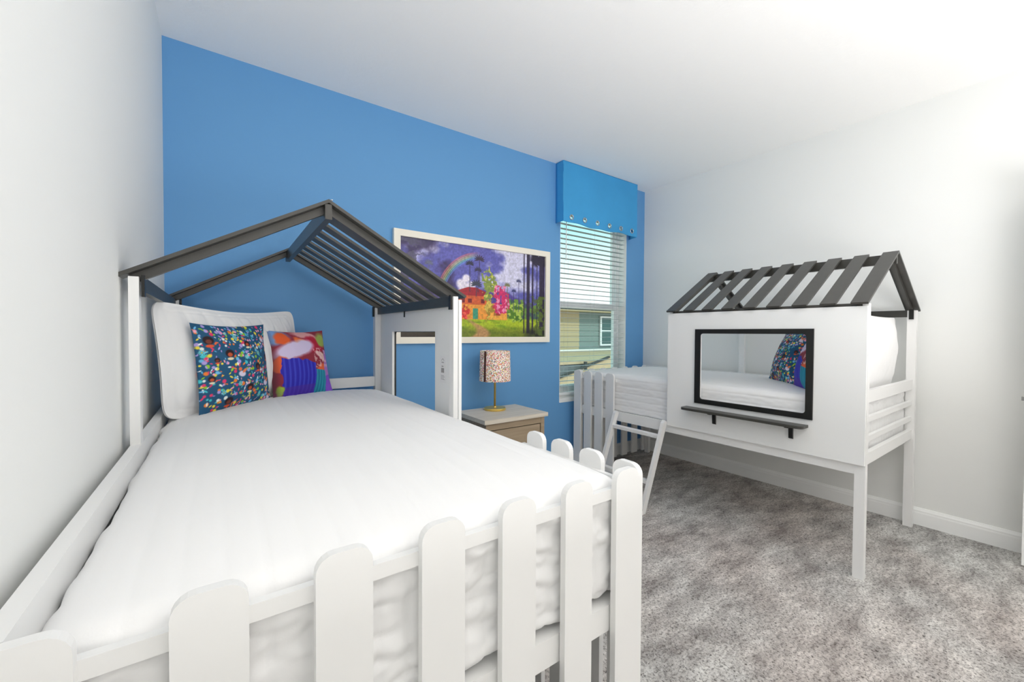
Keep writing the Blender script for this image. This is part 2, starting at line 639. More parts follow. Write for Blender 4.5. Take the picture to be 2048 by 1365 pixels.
box('pane', (4.86, -.058, 3.91), (5.69, -.05, 4.30), EXTGLASS, wf, bevel=0)
box('pane', (4.86, -.058, 4.34), (5.69, -.05, 4.72), EXTGLASS, wf, bevel=0)
bm = bmesh.new()
bm_prism(bm, [(-.45, 4.90), (-.45, 4.94), (2.2, 5.0), (5.4, 4.94), (5.4, 4.90)], lambda a, b, d: (d, a, b), -3, 10.5)
finish('roof', bm, FASCIA, nh)
box('soffit', (-3, -.44, 4.87), (10.5, 0, 4.90), SID_T, nh, bevel=0)

lr = empty('porch_roof', (5, 4.3, -3))
tag(lr, 'low tan and grey roofs with a dark ridge below the neighbouring house', 'roof')
bm = bmesh.new()
bm_prism(bm, [(0, 3.56), (1.60, 3.73), (1.68, 3.72), (1.68, 2.5), (.1, 2.5), (.1, 3.50), (0, 3.50)], lambda a, b, d: (d, a, b), -1, 8)
finish('roof_slope', bm, ROOF_T, lr)
box('white_edge', (-1, 1.56, 3.725), (8, 1.62, 3.765), VINYL, lr, bevel=0)
box('grey_wall', (-1, .06, 2.2), (8, .10, 3.54), ROOF_G, lr, bevel=0)
bm = bmesh.new()
bm_prism(bm, [(-1, 3.16), (1.2, 3.15), (3.1, 3.63), (8, 3.63), (8, 2.0), (-1, 2.0)], lambda a, b, d: (a, d, b), -.12, -.02)
finish('gable_wall', bm, ROOF_T, lr)
p0, p1 = Vector((1.1, -.14, 3.13)), Vector((3.15, -.14, 3.65))
q = (p1 - p0).to_track_quat('X', 'Z').to_matrix().to_4x4()
q.translation = p0
box('ridge_flashing', (0, -.03, -.02), ((p1 - p0).length, .03, .025), FASCIA, lr, bevel=0, M=q)
box('ridge_vent', (2.30, -.16, 3.36), (2.36, -.10, 3.56), FASCIA, lr, bevel=0)
struct(box('ground_outside', (-20, 1.0, -3.1), (40, 60, -3.0), GRASS, bevel=0))

# ------------------------------------------------------------------ picture
FX0, FX1, FZ0, FZ1 = 1.194, 2.584, 1.157, 1.944
pic = empty('framed_picture', (FX0, -0.001, FZ0))
tag(pic, 'landscape picture in a cream frame on the blue wall between bed roof and window', 'picture')
PW, PH, FW = FX1 - FX0, FZ1 - FZ0, 0.046
for nm, lo, hi in (('a', (0, 0), (PW, FW)), ('b', (0, PH - FW), (PW, PH)), ('c', (0, FW), (FW, PH - FW)), ('d', (PW - FW, FW), (PW, PH - FW))):
    bm = bmesh.new()
    bm_box(bm, (lo[0], -.030, lo[1]), (hi[0], 0, hi[1]))
    finish('frame_bar', bm, FRAMEW, pic, bevel=0.005)


def vnoise(X, Y, seed, octs=5):
    rs = np.random.RandomState(seed)
    out = np.zeros_like(X)
    amp, tot = 1.0, 0
    for o in range(octs):
        f = 2 ** o
        G = rs.rand(64, 64)
        x, y = (X * f) % 63, (Y * f) % 63
        xi, yi = x.astype(int), y.astype(int)
        fx, fy = x - xi, y - yi
        fx, fy = fx * fx * (3 - 2 * fx), fy * fy * (3 - 2 * fy)
        xj, yj = (xi + 1) % 64, (yi + 1) % 64
        out += amp * (G[yi, xi] * (1 - fx) * (1 - fy) + G[yi, xj] * fx * (1 - fy) + G[yj, xi] * (1 - fx) * fy + G[yj, xj] * fx * fy)
        tot += amp
        amp *= 0.5
    return out / tot


def blend(img, mask, col):
    c = np.array(col, float)
    m_ = np.clip(mask, 0, 1)[..., None]
    img[:] = img * (1 - m_) + c * m_


def ell(X, Y, cx, cy, rx, ry, ang=0, soft=0.15):
    c, s = math.cos(ang), math.sin(ang)
    dx, dy = X - cx, Y - cy
    u, v = (dx * c + dy * s) / rx, (-dx * s + dy * c) / ry
    return np.clip((1 - np.sqrt(u * u + v * v)) / soft, 0, 1)


def paint_landscape(w, h):
    asp = 1.79
    X, Y = np.meshgrid(np.linspace(0, asp, w), np.linspace(0, 1, h))   # Y down from the top
    img = np.zeros((h, w, 3))
    img[:] = (96, 96, 178)
    cl = vnoise(X * 3, Y * 5, 3)
    blend(img, (cl - .47) * 6 * (1 - Y * .6), (214, 212, 238))
    dk = vnoise(X * 4 + 9, Y * 4, 5)
    blend(img, (.50 - dk) * 6 * (X < .75) * np.clip((.95 - X) * 2, 0, 1), (58, 44, 92))
    blend(img, np.clip((.34 - X) * 5, 0, 1) * (vnoise(X * 9, Y * 9, 8) > .45), (84, 80, 110))
    # rainbow
    rr = np.sqrt((X - .92) ** 2 + (Y - .60) ** 2)
    for k, c in enumerate([(236, 120, 120), (240, 190, 110), (220, 235, 130), (120, 220, 190), (110, 160, 235)]):
        blend(img, np.clip(1 - abs(rr - (.535 - .017 * k)) / .012, 0, 1) * .75 * np.clip((.90 - X) * 6, 0, 1) * (Y < .55), c)
    # cloud puffs
    for cx, cy, r in ((.66, .42, .07), (.72, .36, .06), (.78, .43, .06), (.70, .46, .09)):
        blend(img, ell(X, Y, cx, cy, r, r * .9, 0, .4), (236, 228, 245))
    # distant hills
    hill = .52 + .10 * np.sin(X * 4.2 + .4) + .04 * vnoise(X * 6, Y * 0, 4)
    blend(img, (Y - hill) * 40, (86, 70, 150))
    hill2 = .60 + .05 * np.sin(X * 7 + 2)
    blend(img, (Y - hill2) * 40 * (X > 1.2), (70, 96, 92))
    blend(img, (Y > .55) * (vnoise(X * 22, Y * 22, 14) - .42) * 8 * (X > 1.18) * (Y < .80), (112, 150, 62))
    # ground
    g = vnoise(X * 6, Y * 30, 11)
    gm = (Y - .775) * 60
    blend(img, gm, (176, 196, 44))
    blend(img, np.clip(gm, 0, 1) * (g - .5) * 4, (118, 156, 34))
    blend(img, np.clip((Y - .86) * 12, 0, 1) * .7, (92, 104, 40))
    pth = abs((X - .74) - (Y - .80) * 1.6 * np.sin(Y * 9)) - .035 - (Y - .8) * .5
    blend(img, np.clip(gm, 0, 1) * np.clip(-pth * 20, 0, 1) * .75, (208, 146, 112))
    # plain cottages
    def rect(x0, y0, x1, y1, c, a=1.0):
        mm = ((X > x0) & (X < x1) & (Y > y0) & (Y < y1)).astype(float)
        blend(img, mm * a, c)
    rect(.58, .53, 1.00, .80, (216, 96, 50))
    rect(.62, .64, .98, .80, (238, 156, 60))
    blend(img, ((abs(X - .79) < .26 * (Y - .44) / .09 + .02) & (Y > .45) & (Y < .54)).astype(float), (168, 34, 50))
    rect(.99, .62, 1.24, .80, (242, 172, 70))
    blend(img, ((abs(X - 1.115) < .16) & (Y > .63) & (Y < .675)).astype(float), (196, 72, 60))
    for x in (.66, .74, .90):
        rect(x, .575, x + .045, .62, (120, 26, 40))
    rect(.80, .68, .86, .795, (60, 150, 120))
    rect(1.06, .70, 1.15, .75, (170, 60, 50))
    # round trees: yellow green, pink
    def tree(cx, cy, rx, ry, c1, c2, seed):
        n_ = vnoise(X * 26, Y * 26, seed, 3)
        jx, jy = (vnoise(X * 24, Y * 24, seed + 50, 3) - .5) * .16, (vnoise(X * 24, Y * 24, seed + 70, 3) - .5) * .16
        mk = ell(X + jx, Y + jy, cx, cy, rx, ry, 0, .10) * 1.0
        blend(img, mk * (n_ > .28), c1)
        blend(img, mk * (n_ > .55), c2)
    tree(.99, .42, .075, .17, (132, 150, 70), (206, 204, 96), 21)
    tree(1.16, .58, .105, .17, (214, 44, 108), (246, 150, 190), 22)
    tree(.68, .72, .10, .07, (206, 44, 44), (240, 96, 80), 23)
    tree(1.36, .70, .12, .10, (84, 128, 40), (176, 200, 84), 24)
    tree(1.00, .69, .05, .10, (168, 140, 50), (226, 196, 90), 25)
    # palms
    def palm(cx, cy, r, base, c):
        rect(cx - .004, cy, cx + .004, base, c, .9)
        for k in range(9):
            a = math.pi * (k / 8.0) * 1.2 - .3
            blend(img, ell(X, Y, cx - r * .5 * math.cos(a), cy - r * .4 * math.sin(a), r * .55, r * .14, math.atan2(math.sin(a) * .8, math.cos(a)), .3), c)
    for p in ((.76, .20, .055, .5, (44, 44, 72)), (.88, .14, .065, .45, (58, 44, 74)), (.86, .26, .05, .5, (52, 48, 80)), (.30, .24, .05, .5, (100, 104, 130)),
              (1.24, .40, .045, .78, (120, 120, 84)), (1.33, .46, .035, .7, (56, 60, 110)), (1.40, .34, .04, .7, (74, 76, 120)), (.84, .42, .07, .55, (60, 66, 84))):
        palm(*p)
    # dark trunks to the right
    for x, w_ in ((1.475, .010), (1.535, .022), (1.60, .012), (1.665, .008), (1.72, .020), (1.755, .026)):
        rect(x - w_, .0, x + w_, .95, (44, 34, 62), .93)
    blend(img, ell(X, Y, 1.70, .06, .16, .10, 0, .3) * (vnoise(X * 20, Y * 20, 31) > .4), (40, 32, 58))
    blend(img, np.clip((X - 1.45) * 8, 0, 1) * np.clip((Y - .86) * 14, 0, 1) * .85, (34, 34, 38))
    blend(img, np.clip((X - 1.5) * 5, 0, 1) * (vnoise(X * 18, Y * 18, 33) > .52) * (Y > .5), (86, 104, 46))
    blend(img, np.clip((Y - .93) * 16, 0, 1) * .6 * (X < .6), (44, 36, 30))
    blend(img, np.clip((.5 - X) * 6, 0, 1) * np.clip((Y - .55) * 5, 0, 1) * .85, (50, 38, 34))
    gr = vnoise(X * 60, Y * 60, 40, 2)[..., None]
    return np.clip(img * (.86 + .28 * gr), 0, 255)


def to_lin(img):
    a = img / 255.0
    return np.where(a <= 0.04045, a / 12.92, ((a + 0.055) / 1.055) ** 2.4)


def set_vcol(me, rgb_lin):
    """rgb_lin: (nverts,3)"""
    at = me.color_attributes.new('print', 'FLOAT_COLOR', 'POINT')
    buf = np.ones((len(rgb_lin), 4), np.float32)
    buf[:, :3] = rgb_lin
    at.data.foreach_set('color', buf.ravel())


gw, gh = 430, 240
ax0, ax1, az0, az1 = FW - .004, PW - FW + .004, FW - .004, PH - FW + .004
XX, ZZ = np.meshgrid(np.linspace(ax0, ax1, gw), np.linspace(az1, az0, gh))
V = np.stack([XX, np.full_like(XX, -.012), ZZ], -1).reshape(-1, 3)
idx = np.arange(gw * gh).reshape(gh, gw)
Fq = np.stack([idx[1:, :-1], idx[1:, 1:], idx[:-1, 1:], idx[:-1, :-1]], -1).reshape(-1, 4)
me = bpy.data.meshes.new('canvas')
me.from_pydata(V.tolist(), [], Fq.tolist())
set_vcol(me, to_lin(paint_landscape(gw, gh)).reshape(-1, 3))
link_mesh('canvas', me, ART, pic)
box('backing', (.01, -.010, .01), (PW - .01, -.001, PH - .01), NS_DARK, pic, bevel=0)

# ------------------------------------------------------------------ nightstand and lamp
ns = empty('nightstand', (1.63, -0.09, 0))
tag(ns, 'small grey-brown wooden nightstand with a pale top under the table lamp', 'nightstand')
NW, ND, NH = 0.54, 0.41, 0.66
box('tabletop', (0, -ND, NH - .028), (NW, 0, NH), NS_TOP, ns, bevel=0.003)
bm = bmesh.new()
for x0 in (.02, NW - .052):
    for y0 in (-ND + .018, -.045):
        bm_box(bm, (x0, y0, 0), (x0 + .032, y0 + .032, NH - .028))
bm_box(bm, (.022, -ND + .05, .10), (.034, -.045, NH - .028))
bm_box(bm, (NW - .034, -ND + .05, .10), (NW - .022, -.045, NH - .028))
bm_box(bm, (.05, -.03, .10), (NW - .05, -.018, NH - .028))
bm_box(bm, (.052, -ND + .020, NH - .075), (NW - .052, -ND + .045, NH - .028))
bm_box(bm, (.052, -ND + .020, .10), (NW - .052, -ND + .045, .14))
bm_box(bm, (.052, -ND + .045, .10), (NW - .052, -.03, .115))
finish('carcass', bm, NS_BODY, ns, bevel=0.0015)
box('shadow_gap', (.054, -ND + .034, .14), (NW - .054, -ND + .044, NH - .075), NS_DARK, ns, bevel=0)
for z0, z1 in ((.372, NH - .081), (.146, .364)):
    d = box('drawer', (.059, -ND + .022, z0), (NW - .059, -ND + .036, z1), NS_BODY, ns, bevel=0.002)
    box('pull', (NW / 2 - .05, -ND + .010, (z0 + z1) / 2 - .03), (NW / 2 + .05, -ND + .022, (z0 + z1) / 2 - .02), NICKEL, d)

lp = empty('table_lamp', (1.903, -0.20, NH))
tag(lp, 'brass table lamp with a colourful speckled drum shade on the nightstand', 'lamp')
bm = bmesh.new()
bm_lathe(bm, [(0.080, 0.0), (0.082, 0.003), (0.082, 0.013), (0.079, 0.017), (0.012, 0.020), (0.010, 0.026)], 48)
finish('base', bm, BRASS, lp, smooth=False)
bm = bmesh.new()
bm_lathe(bm, [(0.0075, 0.02), (0.0075, 0.30), (0.012, 0.302), (0.012, 0.34), (0.006, 0.342)], 20)
finish('pole', bm, BRASS, lp, smooth=True)
bm = bmesh.new()
bm_lathe(bm, [(0.118, 0.218), (0.112, 0.442), (0.110, 0.442), (0.116, 0.218)], 64, cap=False)
bm.verts.ensure_lookup_table()
finish('lamp_shade', bm, SHADE, lp, smooth=True)
bm = bmesh.new()
sa = math.radians(198)
for k in range(2):
    pass
pts = []
for j, (r, z) in enumerate(((0.1190, 0.219), (0.1130, 0.441))):
    pts.append([bm.verts.new(((r + dr) * math.cos(sa + a), (r + dr) * math.sin(sa + a), z)) for a, dr in ((-.085, 0), (-.04, .001), (.04, .001), (.085, 0))])
for i in range(3):
    bm.faces.new((pts[0][i], pts[0][i + 1], pts[1][i + 1], pts[1][i]))
finish('dark_stripe', bm, STRIPE, lp, smooth=True)  # dark brown speckled vertical stripe on the lampshade
bm = bmesh.new()
for a in (0, 2.094, 4.189):
    Mx = Matrix.Rotation(a, 4, 'Z')
    bm_box(bm, (0.004, -.0015, .425), (.112, .0015, .428), Mx)
bm_box(bm, (-.004, -.004, .34), (.004, .004, .43))
finish('shade_fitter', bm, BRASS, lp)

# ------------------------------------------------------------------ house loft bed
L = 2.055
V0 = 0.947            # canopy starts
ZE, ZA = 1.402, 1.712  # eave / apex height of the slat tops


def make_bed(name, loc, rz, W, sticker=False):
    """local: x = across from the panel side (0) to the wall side (W); y = -v, v from foot (0) to head (L)"""
    root = empty(name, loc, rz)

    def b(nm, u, v, z, material=PAINT, bev=0.003, parent=None):
        return box(nm, (u[0], -v[0], z[0]), (u[1], -v[1], z[1]), material, parent or root, bev)

    # legs
    b('leg', (.016, .052), (L - .046, L - .002), (0, 1.392))
    b('leg', (W - .050, W - .014), (L - .046, L - .002), (0, 1.392))
    b('leg', (.016, .052), (.022, .066), (0, .84))
    b('leg', (W - .050, W - .014), (.022, .066), (0, .84))
    # canopy posts at mid bed
    b('canopy_post', (.016, .038), (V0 + .006, V0 + .050), (.60, 1.392))
    b('canopy_post', (W - .028, W - .005), (V0 + .006, V0 + .050), (.905, 1.392))
    # side rails and ends
    b('side_rail', (.018, .040), (.066, L - .046), (.527, .600))
    b('side_rail', (W - .036, W - .014), (.066, L - .046), (.527, .600))
    b('end_rail', (.052, W - .05), (.022, .062), (.512, .575))
    b('end_rail', (.052, W - .05), (L - .036, L - .012), (.572, .628))
    b('guard_rail', (W - .030, W - .006), (.020, L - .05), (.842, .905), bev=.006)
    b('head_rail', (.052, W - .05), (L - .034, L - .012), (.888, .950))
    for zz in (.800, .700):
        b('head_slat', (.052, W - .05), (L - .032, L - .014), (zz - .014, zz + .014))
    b('foot_bar', (.016, W - .016), (.016, .030), (.836, .861))
    b('side_bar', (.016, .030), (.030, .470), (.836, .861))
    b('platform', (.04, W - .04), (.066, L - .04), (.540, .556))

    # pickets
    def picket(u0, u1, along):
        w, zt, r = u1 - u0, .906, .026
        pts = [(u0, .02), (u1, .02)]
        for k in range(6):
            a = math.pi / 2 * k / 5
            pts.append((u1 - r + r * math.cos(a), zt - r + r * math.sin(a)))
        for k in range(6):
            a = math.pi / 2 + math.pi / 2 * k / 5
            pts.append((u0 + r + r * math.cos(a), zt - r + r * math.sin(a)))
        bm = bmesh.new()
        if along == 'foot':
            bm_prism(bm, pts, lambda p, q_, d: (p, -d, q_), 0.0, .016)
        else:
            bm_prism(bm, pts, lambda p, q_, d: (d, -p, q_), 0.0, .016)
        return finish('picket', bm, PAINT, root, bevel=.0035, segs=2)

    step = (W - .055 - .047) / 6
    for k in range(7):
        c = .058 + step * k
        picket(c - .041, c + .041, 'foot')
    for k in range(4):
        v = .001 + .124 * k
        picket(v, v + .083, 'side')

    # panel with window opening
    p0, p1, z0, z1 = V0 + .002, L - .003, .580, 1.378
    o0, o1, q0, q1 = 1.192, 1.800, .800, 1.240
    bm = bmesh.new()
    bm_box(bm, (0, -o0, z0), (.014, -p0, z1))
    bm_box(bm, (0, -p1, z0), (.014, -o1, z1))
    bm_box(bm, (0, -o1, z0), (.014, -o0, q0))
    bm_box(bm, (0, -o1, q1), (.014, -o0, z1))
    bmesh.ops.remove_doubles(bm, verts=bm.verts, dist=1e-5)
    pan = finish('house_panel', bm, PANEL, root, bevel=0)
    # black trim with rounded inner corners
    t0, t1, s0, s1 = 1.158, 1.832, .772, 1.266
    bm = bmesh.new()
    inner, outer = [], []
    r = .016
    for (cx, cz, a0) in ((o1 - .002 - r, q1 - .003 - r, 0), (o0 + .002 + r, q1 - .003 - r, 1), (o0 + .002 + r, q0 + .003 + r, 2), (o1 - .002 - r, q0 + .003 + r, 3)):
        for k in range(5):
            a = math.pi / 2 * (a0 + k / 4)
            inner.append((cx + r * math.cos(a), cz + r * math.sin(a)))
            ox = t1 if a0 in (0, 3) else t0
            oz = s1 if a0 in (0, 1) else s0
            outer.append((ox, oz))
    for d in (0, 1):
        pass
    n = len(inner)
    vi = [[bm.verts.new((d, -p[0], p[1])) for p in inner] for d in (-.010, .0)]
    vo_ = [[bm.verts.new((d, -p[0], p[1])) for p in outer] for d in (-.010, .0)]
    for i in range(n):
        j = (i + 1) % n
        for q_ in ((vi[0][i], vi[0][j], vo_[0][j], vo_[0][i]), (vi[1][i], vo_[1][i], vo_[1][j], vi[1][j]),
                   (vi[0][i], vi[1][i], vi[1][j], vi[0][j]), (vo_[0][i], vo_[0][j], vo_[1][j], vo_[1][i])):
            try:
                bm.faces.new(q_)
            except ValueError:
                pass
    bmesh.ops.remove_doubles(bm, verts=bm.verts, dist=1e-5)
    bmesh.ops.dissolve_degenerate(bm, edges=bm.edges, dist=1e-5)
    finish('window_trim', bm, BLACK, pan)
    # shelf
    bm = bmesh.new()
    sh0, sh1, dd, r = 1.098, 1.812, .088, .03
    pts = [(0, sh0), (0, sh1)]
    for k in range(6):
        a = math.pi / 2 * k / 5
        pts.append((-(dd - r) - r * math.sin(a), sh1 - r + r * math.cos(a)))
    for k in range(6):
        a = math.pi / 2 * k / 5
        pts.append((-(dd - r) - r * math.cos(a), sh0 + r - r * math.sin(a)))
    bm_prism(bm, pts, lambda p, q_, d: (p, -q_, d), .727, .742)
    sh = finish('shelf', bm, CHAR, root, bevel=.002)
    for v in (1.285, 1.722):
        bm = bmesh.new()
        bm_prism(bm, [(-.012, .655), (0, .650), (0, .727), (-.072, .727), (-.072, .720), (-.016, .716)], lambda p, q_, d: (p, -d, q_), v, v + .020)
        finish('bracket', bm, BLACK, sh, bevel=.001)

    # roof frame
    hw = W / 2
    slope = Vector((hw + .012, 0, ZA - ZE)).normalized()
    nrm = Vector((-slope.z, 0, slope.x))
    th = .011
    ln = math.hypot(hw + .012, ZA - ZE)

    def roof_piece(nm, side, v0, v1, d_top, d_bot, l0=0.0, l1=None, material=CHAR, bev=.002):
        """board on the slope; d_top/d_bot measured under the slat top surface, l along the slope from the eave"""
        l1 = ln if l1 is None else l1
        bm = bmesh.new()
        e0 = Vector((-.012, 0, ZE))
        pr = []
        for ll, dd_ in ((l0, d_top), (l1, d_top), (l1, d_bot), (l0, d_bot)):
            p = e0 + slope * ll - nrm * dd_
            if ll == l1:            # plumb cut at the apex
                p = e0 + slope * (l1 - dd_ * slope.z / slope.x * 1.0) - nrm * dd_
            x = p.x if side == 0 else W - p.x
            pr.append((x, p.z))
        if side == 1:
            pr = pr[::-1]
        bm_prism(bm, pr, lambda p, q_, d: (p, -d, q_), v0, v1)
        return finish(nm, bm, material, root, bevel=bev)

    for k in range(9):
        v = V0 + .1303 * k
        w = .070
        roof_piece('roof_slat', 0, v, v + w, 0, th, l0=-.012, l1=ln if k in (0, 8) else ln - .004)
        if k in (0, 8):
            roof_piece('roof_slat', 1, v, v + w, 0, th, l0=-.012)
    for v in (V0 + .030, L - .046):
        for sd in (0, 1):
            roof_piece('rafter', sd, v, v + .020, th + .001, th + .027, l0=.012)
    b('ridge_beam', (hw - .011, hw + .012), (V0 + .004, L - .004), (ZA - .072, ZA - .017), CHAR, .002)
    for u0 in (.018, W - .038):
        b('eave_beam', (u0, u0 + .020), (V0 + .052, L - .048), (1.350, 1.394), CHAR, .002)
    for u0, v0 in ((.040, V0 + .014), (W - .040, V0 + .014), (.054, L - .036), (W - .060, L - .036)):
        b('post_bracket', (u0, u0 + .008), (v0, v0 + .022), (1.335, 1.398), BLACK, .001)
    b('hook', (.040, .046), (1.52, 1.526), (1.318, 1.352), BLACK, .001)
    for v in (V0 + .012, L - .012):
        bm = bmesh.new()
        seg = 10
        bm_lathe(bm, [(.004, ZA + .0005), (.0035, ZA + .003)], seg, hw - .012, -v)
        finish('screw_cap', bm, PAINT, root)

    # ladder
    lad = empty('ladder')
    lad.parent = root
    x_top, x_bot, zt = -.014, -.262, .600
    ang = math.atan2(x_top - x_bot, zt)
    for v in (.492, .928):
        bm = bmesh.new()
        pr = [(x_bot - .022, 0), (x_bot + .022, 0), (x_top + .012, zt - .0), (x_top - .010, zt + .018), (x_top - .032, zt)]
        bm_prism(bm, pr, lambda p, q_, d: (p, -d, q_), v, v + .024)
        finish('ladder_rail', bm, PAINT, lad, bevel=.002)
    for zz in (.500, .200):
        xc = x_bot + (x_top - x_bot) * zz / zt
        box('rung', (xc - .022, -.929, zz - .011), (xc + .022, -.515, zz + .011), PAINT, lad, .003)

    if sticker:
        st = box('sticker', (.0141, -1.135, 1.000), (.0147, -1.075, 1.125), STICK, root, 0)
        st['label'] = 'small white paper sticker with a printed barcode'
        bm = bmesh.new()
        S0, X0, Z0 = -1.130, .0147, .057
        def ink(y0, y1, za, zb):
            bm_box(bm, (X0, S0 + y0, za + Z0), (X0 + .0003, S0 + y1, zb + Z0))
        for i in range(9):
            y = .008 + i * .0034
            ink(y, y + (.0022 if i % 3 else .0012), .990, 1.012)
        for i in range(5):
            ink(.012 + i * .004, .015 + i * .004, 1.018, 1.022)
        for i in range(4):
            ink(.006, .044 - (i % 2) * .008, .958 + i * .006, .9595 + i * .006)
        for k in range(6):      # little roof-shaped mark
            ink(.012 + k * .002, .014 + k * .002, 1.046 + k * .0016, 1.049 + k * .0016)
            ink(.036 - k * .002, .038 - k * .002, 1.046 + k * .0016, 1.049 + k * .0016)
        for i in range(4):
            ink(.013 + i * .006, .0165 + i * .006, 1.036, 1.041)
        finish('sticker_print', bm, INK, st)
    return root


RB = Vector((2.834, -.080, 0))
LB = Vector((1.094, -2.122, 0))
WR, WL = 1.050, 1.080
bed_r = make_bed('house_loft_bed', RB, 0.0, WR)
tag(bed_r, 'white house-shaped low loft bed with ladder and black-framed window panel along the right wall', 'bed')
bed_l = make_bed('house_loft_bed', LB, math.pi, WL, sticker=True)
tag(bed_l, 'white picket-fenced house bed with charcoal slatted roof in the near left corner', 'bed')


# ------------------------------------------------------------------ bedding
def rounded_block(name, lo, hi, r, material, disp, nx=110, ny=170, nz=34):
    """closed rounded box; disp(p, n) -> offset along the normal, p local"""
    lo, hi = Vector(lo), Vector(hi)
    verts, faces, key = [], [], {}

    def vid(p):
        k = (round(p[0], 5), round(p[1], 5), round(p[2], 5))
        if k not in key:
            key[k] = len(verts)
            verts.append(p)
        return key[k]

    def lin(a, b, n):
        return [a + (b - a) * i / n for i in range(n + 1)]
    xs, ys, zs = lin(lo.x, hi.x, nx), lin(lo.y, hi.y, ny), lin(lo.z, hi.z, nz)
    for z, fl in ((hi.z, 0),):
        for i in range(nx):
            for j in range(ny):
                q_ = [(xs[i], ys[j], z), (xs[i + 1], ys[j], z), (xs[i + 1], ys[j + 1], z), (xs[i], ys[j + 1], z)]
                if fl:
                    q_ = q_[::-1]
                faces.append([vid(p) for p in q_])
    for y, fl in ((lo.y, 0), (hi.y, 1)):
        for i in range(nx):
            for k in range(nz):
                q_ = [(xs[i], y, zs[k]), (xs[i + 1], y, zs[k]), (xs[i + 1], y, zs[k + 1]), (xs[i], y, zs[k + 1])]
                if fl:
                    q_ = q_[::-1]
                faces.append([vid(p) for p in q_])
    for x, fl in ((lo.x, 1), (hi.x, 0)):
        for j in range(ny):
            for k in range(nz):
                q_ = [(x, ys[j], zs[k]), (x, ys[j + 1], zs[k]), (x, ys[j + 1], zs[k + 1]), (x, ys[j], zs[k + 1])]
                if fl:
                    q_ = q_[::-1]
                faces.append([vid(p) for p in q_])
    out = []
    for p in verts:
        p = Vector(p)
        c = Vector((min(max(p.x, lo.x + r), hi.x - r), min(max(p.y, lo.y + r), hi.y - r), min(max(p.z, lo.z + r), hi.z - r)))
        d = p - c
        nn = d.normalized() if d.length > 1e-9 else Vector((0, 0, 1))
        s = c + nn * r
        out.append(s + disp(s, nn))
    me = bpy.data.meshes.new(name)
    me.from_pydata([tuple(v) for v in out], [], faces)
    return link_mesh(name, me, material, None, True)


def make_quilt(W, zc, ze, seed, famp):
    lo, hi = (.042, -(L - .05), .578), (W - .034, -.034, ze)

    def disp(p, n):
        u = (p.x - lo[0]) / (hi[0] - lo[0])
        v = (p.y - lo[1]) / (hi[1] - lo[1])
        dome = (zc - ze) * max(0, 1 - (2 * u - 1) ** 4) * max(0, 1 - (2 * v - 1) ** 8)
        up = max(n.z, 0)
        q_ = Vector((p.x, p.y, p.z)) + Vector((seed, 0, 0))
        # quilting channels run along the bed; on the drops they become level lines
        if up > .5:
            c = p.x
        elif abs(n.x) > .5:
            c = p.z
        else:
            c = p.x
        ch = -0.0022 * math.exp(-((((c / .052) % 1.0) - .5) / .12) ** 2)
        big = noise.noise(q_ * 3.5) * .007
        med = noise.noise((q_.x * 9, q_.y * 5, q_.z * 9)) * .004
        side = 1 - up
        t_ = q_.x + q_.y
        fold = (abs(noise.noise((t_ * 7 + q_.z * 5, t_ * 3, q_.z * 22 - t_ * 6))) - .15) * .016 * side * famp
        fold += noise.noise((q_.x * 30 + q_.z * 20, q_.y * 22, q_.z * 50)) * .004 * side * (.4 + .6 * famp)
        a = ch * (.8 + .6 * side) + big * (.45 * up + .5 * side) + med * (.35 * up + side) + fold
        lim = -0.004 if side > .5 else 1
        o = n * min(a, .012) + Vector((0, 0, dome * up))
        return o
    return rounded_block('quilt', lo, hi, .036, CLOTH, disp, nx=150, ny=190, nz=60)


for (root_loc, rz, W, zc, ze, lb, seed) in ((RB, 0, WR, .920, .893, 'white quilt spread over the mattress of the bed with the ladder', 3.1),
                                            (LB, math.pi, WL, .912, .874, 'large white channel-stitched quilt on the near left bed behind its picket fence', 8.4)):
    q = make_quilt(W, zc, ze, seed, 1.0 if rz else 0.25)
    q.location = root_loc
    q.rotation_euler = (0, 0, rz)
    tag(q, lb, 'quilt')
    bm = bmesh.new()
    bm_box(bm, (.066, -(L - .075), .557), (W - .060, -.062, ze - .035))
    mt = finish('mattress', bm, MATT, None, bevel=.02, segs=3, smooth=True)
    mt.location = root_loc
    mt.rotation_euler = (0, 0, rz)
    tag(mt, 'white mattress under the quilt of the ' + ('near left bed' if rz else 'bed along the right wall'), 'mattress')


def rs_noise(p, f, s):
    return noise.noise((p[0] * f + s, p[1] * f - s, s * 1.7))


